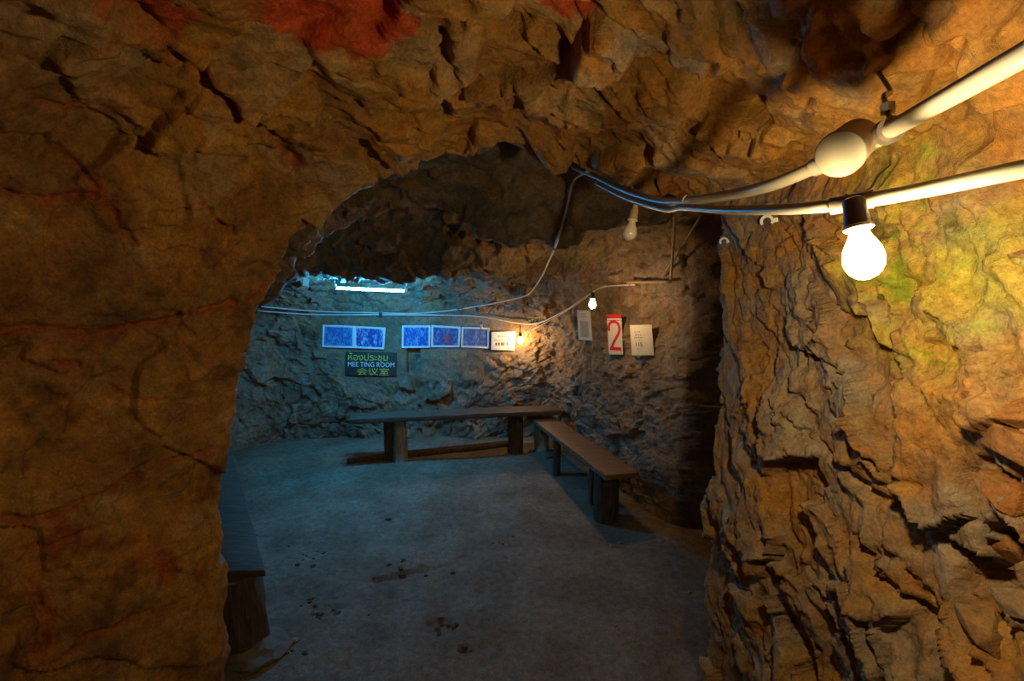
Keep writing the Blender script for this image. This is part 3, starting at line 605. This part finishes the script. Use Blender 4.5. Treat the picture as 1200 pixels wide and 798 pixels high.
# ------------------------------------------------------------------ pictures, sign, notices
def panel_axes(c4):
    tl_, tr_, br_, bl_ = c4; r = (tr_ - tl_) / np.linalg.norm(tr_ - tl_); d = (bl_ - tl_); d = d / np.linalg.norm(d); n = np.cross(r, d); n /= np.linalg.norm(n)
    if n @ (CAM - tl_) < 0: n = -n
    return r, d, n
def quad_at(pix, ydep):
    """pixel corners (tl,tr,br,bl) on a vertical plane; ydep = depth at the left and right edge"""
    return [at_y(p[0], p[1], ydep[0] if k in (0, 3) else ydep[1]) for k, p in enumerate(pix)]
def slab(name, c4, thick, mat, parent, off=0.0):
    r, d, n = panel_axes(c4); q = [p + n * off for p in c4]
    return plank(name, q, thick, mat, parent, 2, 0, min(.003, thick * .3), 0, -n)
def inset(c4, m):
    tl_, tr_, br_, bl_ = c4; r, d, n = panel_axes(c4); return [tl_ + r * m + d * m, tr_ - r * m + d * m, br_ - r * m - d * m, bl_ + r * m - d * m]
def picture(pix, mat, label, group, yd):
    c4 = quad_at(pix, yd); t = empty('picture_frame', .5 * (c4[2] + c4[3]), label, 'picture', group); r, d, n = panel_axes(c4); w_ = .020
    tl_, tr_, br_, bl_ = c4
    for a, b in ((tl_, tr_), (tr_, br_), (br_, bl_), (bl_, tl_)):
        cen = sum(c4) / 4; e = (b - a) / np.linalg.norm(b - a); i_ = np.cross(e, n); i_ = i_ if i_ @ (cen - a) > 0 else -i_
        plank('frame_rail', [a, b, b - e * w_ + i_ * w_, a + e * w_ + i_ * w_], .018, M['frame'], t, 1, 0, .002, 0, -n)
    ins = inset(c4, w_ * .9); q = [p - n * .008 for p in ins]; cen = sum(q) / 4
    o = mesh_obj('photograph', [p - cen for p in q] + [p - cen - n * .004 for p in q], [(0, 1, 2, 3), (4, 7, 6, 5), (0, 4, 5, 1), (1, 5, 6, 2), (2, 6, 7, 3), (3, 7, 4, 0)], mat, None, False); fix_normals(o)
    o.parent = t; o.matrix_parent_inverse = parent_inv(t); o.location = tuple(cen)
    return t
B1, B2c = (.02, .07, .34), (.42, .58, .80)
P1 = [(378, 380.5), (415, 382), (415, 408), (377, 407)]; P2 = [(415, 382), (451.5, 384), (450, 409.5), (415, 408)]
P3 = [(471, 381.5), (504.5, 381.5), (504, 407.5), (470.5, 408)]; P4 = [(505.5, 381), (540, 383), (538.5, 407), (505, 407)]; P5 = [(541, 383), (573.5, 384), (573, 408.5), (540, 407)]
dl, dr = wall_depth(P1 + P2, .01), wall_depth(P3 + P5, .01)
yl = lambda x: float(np.interp(x, [378, 575], [dl, dr]))
picture(P1, photo_mat('photo_print_faded', 1, (.03, .13, .42), (.16, .36, .66)), 'pale framed photo of blurred figures above the start of the sign', 'framed photographs', (yl(378), yl(415)))
picture(P2, photo_mat('photo_print_crowd', 2, B1, B2c), 'pale framed photo with a bright crowd above the end of the sign', 'framed photographs', (yl(415), yl(451)))
picture(P3, photo_mat('photo_print_row', 3, (.02, .10, .45), (.20, .42, .72)), 'pale framed photo of a standing row right of the bare rock gap', 'framed photographs', (yl(471), yl(504)))
picture(P4, photo_mat('photo_print_red', 4, (.05, .08, .28), (.24, .28, .45), (.55, .10, .06)), 'middle framed photo with a reddish figure in the row of three', 'framed photographs', (yl(505), yl(540)))
picture(P5, photo_mat('photo_print_pale', 5, (.08, .12, .30), (.30, .36, .50)), 'greyer framed photo next to the white notice board', 'framed photographs', (yl(541), yl(573)))
def text_mesh(name, body, c4, x0, x1, y0, y1, mat, parent, extr=.0008, off=.002):
    """lettering filling the fraction box x0..x1, y0..y1 (from the top left) of the panel c4"""
    cu_ = bpy.data.curves.new(name, 'FONT'); cu_.body = body; cu_.resolution_u = 3; tmp = bpy.data.objects.new('tmp', cu_); COL.objects.link(tmp); bpy.context.view_layer.update()
    me = bpy.data.meshes.new_from_object(tmp.evaluated_get(bpy.context.evaluated_depsgraph_get())); bpy.data.objects.remove(tmp)
    co = np.array([v.co[:] for v in me.vertices]); mn, mx_ = co.min(0), co.max(0); tl_, tr_, br_, bl_ = c4; r, d, n = panel_axes(c4); W_ = tr_ - tl_; H_ = bl_ - tl_
    for v, c in zip(me.vertices, co):
        fx_ = x0 + (x1 - x0) * (c[0] - mn[0]) / (mx_[0] - mn[0]); fy_ = y1 - (y1 - y0) * (c[1] - mn[1]) / (mx_[1] - mn[1]); v.co = tuple(tl_ + W_ * fx_ + H_ * fy_ + n * off)
    me.materials.clear(); me.materials.append(mat); o = bpy.data.objects.new(name, me); COL.objects.link(o); o.parent = parent; o.matrix_parent_inverse = parent_inv(parent)
    o['kind'] = 'stuff'; md = o.modifiers.new('thickness', 'SOLIDIFY'); md.thickness = extr; md.offset = 0
    return o
# room sign
SG = [(404.5, 412), (465, 413), (464.5, 440.5), (404, 440)]; ds = wall_depth([(400, 408), (470, 445)], .014); c4 = quad_at(SG, (ds, ds))
sg = empty('sign_board', .5 * (c4[2] + c4[3]), 'dark board painted MEETING ROOM with yellow Thai and Chinese lettering', 'sign'); slab('board', c4, .014, M['board'], sg)
text_mesh('thai_lettering', 'ห้องประชุม', c4, .06, .83, .02, .46, M['yellow'], sg)
text_mesh('english_lettering', 'MEE TING ROOM', c4, .06, .96, .42, .62, M['whitepaint'], sg)
text_mesh('chinese_lettering', '会议室', c4, .24, .86, .66, .97, M['yellow'], sg)
def dashes(c4, rows_, parent, mat, seed=1):
    """rows of print too small to read: (y, height, x0, x1, glyph width)"""
    r_ = random.Random(seed); tl_, tr_, br_, bl_ = c4; r, d, n = panel_axes(c4)
    for (yy, hh_, x0, x1, gw) in rows_:
        x = x0; V, F = [], []
        while x < x1 - gw * .5:
            w_ = gw * r_.uniform(.6, 1.0); a = [(x, yy - hh_ / 2), (x + w_, yy - hh_ / 2), (x + w_, yy + hh_ / 2), (x, yy + hh_ / 2)]
            k = len(V); V += [tl_ + (tr_ - tl_) * p + (bl_ - tl_) * q + n * .0015 for p, q in a]; F.append((k, k + 1, k + 2, k + 3)); x += gw * r_.uniform(1.1, 1.6)
        mesh_obj('print_line', V, F, mat, parent, False)['kind'] = 'stuff'
NB = [(576, 389), (604, 388.5), (603, 410.5), (575.5, 410)]; dn_ = wall_depth([(572, 385), (607, 413)], .02); c4 = quad_at(NB, (dn_, dn_ + .02))
nb = empty('notice_board', .5 * (c4[2] + c4[3]), 'white notice placard with three printed lines beside the glowing bulb', 'notice'); slab('panel', c4, .01, M['paper'], nb)
dashes(c4, [(.25, .10, .28, .72, .06), (.46, .07, .12, .88, .045)], nb, M['ink_soft'], 2); dashes(c4, [(.68, .17, .18, .78, .085)], nb, M['ink'], 3)
# sheets on the right wall
def hang(pix, back=.006):
    """lie against the rock: each vertical edge as deep as the rock lets it"""
    (x0, y0), (x1, y1) = pix[0], pix[2]; xm = .5 * (x0 + x1); dm = wall_depth(pix, back)
    a, b = wall_depth([(x0 - 1, y0), (xm, y1)], back), wall_depth([(xm, y0), (x1 + 1, y1)], back)
    return quad_at(pix, (min(a, dm + .10), min(b, dm + .10)))
c4 = hang([(676, 363.5), (691.5, 364), (694, 399), (678, 398)])
s1_ = empty('framed_sheet', .5 * (c4[2] + c4[3]), 'narrow white framed sheet hanging under the small glowing bulb', 'notice'); slab('panel', c4, .008, M['paper'], s1_)
ins = [c4[0] + (c4[1] - c4[0]) * a + (c4[3] - c4[0]) * b for a, b in ((.2, .36), (.8, .36), (.8, .9), (.2, .9))]; slab('printed_sheet', ins, .002, M['paper_shade'], s1_, .001)
r, d, n = panel_axes(c4)
for a, b in ((c4[1], c4[2]), (c4[2], c4[3])):
    e = (b - a) / np.linalg.norm(b - a); i_ = np.cross(e, n); i_ = i_ if i_ @ (sum(c4) / 4 - a) > 0 else -i_
    plank('border', [a + n * .003, b + n * .003, b + n * .003 + i_ * .012, a + n * .003 + i_ * .012], .008, M['frame'], s1_, 1, 0, .001, 0, -n)
dashes(c4, [(.12, .025, .3, .7, .08), (.2, .02, .25, .75, .07)], s1_, M['ink_soft'], 5)
c4 = hang([(711, 369), (728, 369), (730, 415.5), (713.5, 415.5)])
s2_ = empty('number_sign', .5 * (c4[2] + c4[3]), 'tall white sign with a big red numeral 2 and red header band', 'sign'); slab('panel', c4, .006, M['paper'], s2_)
hd = [c4[0] + (c4[1] - c4[0]) * a + (c4[3] - c4[0]) * b for a, b in ((-.03, -.01), (1.03, -.01), (1.0, .085), (0, .085))]; slab('header_band', hd, .003, M['red'], s2_, .003)
ln_ = [c4[0] + (c4[1] - c4[0]) * a + (c4[3] - c4[0]) * b for a, b in ((.03, .125), (.97, .125), (.97, .14), (.03, .14))]; slab('header_line', ln_, .001, M['red'], s2_, .0015)
# the numeral as a brush-wide stroke
st = [(.12, .40), (.10, .28), (.26, .19), (.50, .165), (.74, .21), (.84, .32), (.78, .44), (.60, .56), (.38, .70), (.22, .84)]
pts2 = catmull([np.array([a, b, 0]) for a, b in st], 6); V, F = [], []
W_, H_ = c4[1] - c4[0], c4[3] - c4[0]; wl, hl = np.linalg.norm(W_), np.linalg.norm(H_); r, d, n = panel_axes(c4)
for i, p in enumerate(pts2):
    tg = (pts2[min(i + 1, len(pts2) - 1)] - pts2[max(i - 1, 0)]) * np.array([wl, hl, 0]); tg /= np.linalg.norm(tg); nm = np.array([-tg[1], tg[0]]) * .0115
    for s_ in (-1, 1): V.append(c4[0] + W_ * (p[0] + s_ * nm[0] / wl) + H_ * (p[1] + s_ * nm[1] / hl) + n * .002)
for i in range(len(pts2) - 1): F.append((2 * i, 2 * i + 1, 2 * i + 3, 2 * i + 2))
k = len(V); V += [c4[0] + W_ * a + H_ * b + n * .0022 for a, b in ((.12, .80), (.90, .80), (.90, .885), (.10, .885))]; F.append((k, k + 1, k + 2, k + 3))
mesh_obj('numeral', V, F, M['red'], s2_, False)
c4 = hang([(738, 381), (763.5, 380.5), (766.5, 416.5), (740.5, 416.5)])
s3_ = empty('notice_sheet', .5 * (c4[2] + c4[3]), 'plain white printed sheet next to the red numeral sign by the dark branch', 'notice'); slab('panel', c4, .004, M['paper'], s3_)
dashes(c4, [(.22, .035, .2, .45, .07), (.32, .025, .22, .5, .06), (.41, .035, .18, .55, .07), (.5, .02, .22, .45, .06), (.78, .02, .25, .4, .05)], s3_, M['ink_soft'], 8)
text_mesh('figures', '115', c4, .24, .52, .57, .69, M['ink'], s3_)

# ------------------------------------------------------------------ benches
# along the back wall
zt = .55
a_, b_ = at_z(413, 484, zt), at_z(651, 474, zt); dvec = (b_ - a_) / np.linalg.norm(b_ - a_); prp = np.array([dvec[1], -dvec[0], 0]); prp *= -1 if prp[1] > 0 else 1
bench = empty('bench', .5 * (a_ + b_) * np.array([1, 1, 0]), 'long dark plank bench along the back wall under the pictures', 'bench')
plank('seat', [a_, b_, b_ + prp * .24, a_ + prp * .24], .045, M['wood'], bench, 20, .003, .006, 1)
x_ = float(at_y(469, 500, 4.77)[0]); log('leg', (x_, 4.752, fz(x_, 4.752) - .03), (x_, 4.775, zt - .043), .07, .062, M['peeled'], bench, 3)
xb = x_ - .15
plank('leg', [(xb, 4.735, zt - .044), (xb + .09, 4.735, zt - .044), (xb + .09, 4.775, zt - .044), (xb, 4.775, zt - .044)], zt - .044 - fz(xb, 4.75) + .02, M['log'], bench, 1, .002, .004, 4)
x_ = float(at_y(604, 500, 4.99)[0]); log('leg', (x_, 4.985, fz(x_, 4.985) - .03), (x_ + .005, 4.985, zt - .043), .078, .074, M['log'], bench, 6)
# along the right wall
zt = .46; q = [at_z(616, 485, zt), at_z(710, 557, zt), at_z(750, 553, zt), at_z(645, 486, zt)]
cen = sum(q) / 4; bench = empty('bench', (cen[0], cen[1], 0), 'brown plank bench on log legs along the wall with the red numeral', 'bench')
plank('seat', q, .04, M['wood_b'], bench, 16, .003, .006, 2)
for (px, py, r0, r1, mt_, sd, t_) in [(634, 540, .075, .07, 'peeled', 11, .06), (663, 579, .035, .035, 'log', 12, .40), (707, 612, .095, .09, 'log', 13, .86), (684, 560, .05, .05, 'log', 14, .72)]:
    p_ = at_z(px, py, .04); e0 = q[0] + (q[1] - q[0]) * t_; e1_ = q[3] + (q[2] - q[3]) * t_; f_ = .6 if sd == 14 else (.22 if sd == 12 else .5); tp_ = e0 + (e1_ - e0) * f_
    log('leg', (tp_[0], tp_[1], fz(tp_[0], tp_[1]) - .03), (tp_[0], tp_[1], zt - .038), r0, r1, M[mt_], bench, sd)
t_ = .06; e0 = q[0] + (q[1] - q[0]) * t_; e1_ = q[3] + (q[2] - q[3]) * t_; pm = .5 * (e0 + e1_)
tag(boulder('footing', (pm[0] + .02, pm[1] - .04, fz(pm[0], pm[1]) - .01), (.17, .14, .045), M['concrete'], None, 5), 'low earthen concrete footing around the pale log leg of the brown bench', 'footing')
# along the left wall
zt = .44; e0, e1_ = at_z(311, 668, zt), at_z(273, 532, zt); dv_ = (e1_ - e0) / np.linalg.norm(e1_ - e0); pl = np.array([-dv_[1], dv_[0], 0]); pl *= -1 if pl[0] > 0 else 1
e1_ = e0 + dv_ * 1.9; near = np.array([-1, -.04, 0]) * .34
bench = empty('bench', (e0[0], e0[1], 0), 'blue-lit plank bench along the left wall partly behind the rock portal', 'bench')
plank('seat', [e0, e1_, e1_ + near * .95, e0 + near], .035, M['wood'], bench, 16, .003, .006, 3)
lx = e0 + near * .5 + dv_ * .06; log('leg', (lx[0] + .04, lx[1], fz(lx[0], lx[1]) - .03), (lx[0] + .03, lx[1], zt - .034), .125, .115, M['log'], bench, 21)
lx2 = e1_ + near * .5 - dv_ * .25; log('leg', (lx2[0], lx2[1], fz(lx2[0], lx2[1]) - .03), (lx2[0], lx2[1], zt - .034), .10, .09, M['log'], bench, 22)
tag(boulder('footing', (lx[0] + .05, lx[1] - .02, fz(lx[0], lx[1]) + .01), (.21, .17, .06), M['concrete'], None, 9, sub=3), 'rounded earthen footing around the log leg of the blue-lit bench', 'footing')
# timber lying along the foot of the back wall
g0, g1, g2 = [p + np.array([0, -.03, .004]) for p in (at_z(408, 541, .09), at_z(500, 531, .10), at_z(606, 519, .11))]
o = tube('timber', [g0, .5 * (g0 + g1) + np.array([0, .01, .005]), g1, .5 * (g1 + g2), g2], [.035, .045, .05, .045, .04], M['log'], None, 8, 10)
tag(o, 'long dark timber lying on the floor at the foot of the back wall', 'timber')

# ------------------------------------------------------------------ loose bits on the floor
rr_ = random.Random(5)
clusters = [(355, 648, 26, 12, 9, 'small dark soil clod strewn near the edge of the blue-lit bench'), (385, 712, 34, 16, 11, 'small dark soil clod in the scuffed patch before the blue-lit bench leg'), (478, 668, 34, 8, 9, 'small dark soil clod in the long dark groove of the floor'),
            (518, 733, 20, 9, 8, 'small dark soil clod in the round pit beyond the groove'), (548, 762, 12, 6, 4, 'small dark soil clod in the little pit past the round pit'), (345, 765, 22, 14, 5, 'small dark soil clod beside the rounded earthen footing'), (592, 634, 16, 8, 6, 'tiny dark soil clod strewn in front of the brown bench')]
n_ = 0
for (cx, cy, sx, sy, num, lab) in clusters:
    for k in range(num):
        px, py = cx + rr_.gauss(0, sx * .55), cy + rr_.gauss(0, sy * .55); px = max(px, 325); s = rr_.choice([.007, .009, .012, .016]) * (.7 if 'tiny' in lab else 1); n_ += 1
        p_ = at_z(px, py, 0); z_ = fz(p_[0], p_[1])
        tag(boulder('soil_clod', (p_[0], p_[1], z_ + s * .12), (s * rr_.uniform(1.0, 1.7), s, s * .5), M['clod'], None, n_, rotz=rr_.uniform(0, 3)), lab, 'soil clod', 'loose soil clods on the floor')
p_ = at_z(455, 612, 0); tag(boulder('soil_clod', (p_[0], p_[1], fz(p_[0], p_[1]) + .003), (.022, .016, .009), M['clod'], None, 77), 'lone dark soil clod in the middle of the bare blue-lit floor', 'soil clod')
for i, (px, py, s) in enumerate([(808, 688, .012), (716, 636, .014), (726, 632, .012), (345, 745, .02), (565, 548, .012), (430, 553, .012), (722, 727, .010)]):
    p_ = at_z(px, py, 0.03); z_ = fz(p_[0], p_[1])
    tag(boulder('pebble', (p_[0], p_[1], z_ + s * .2), (s, s * .8, s * .6), M['pebble'], None, i + 40, rotz=rr_.uniform(0, 3)), 'small pale pebble lying on the trodden floor', 'pebble', 'pale pebbles on the floor')
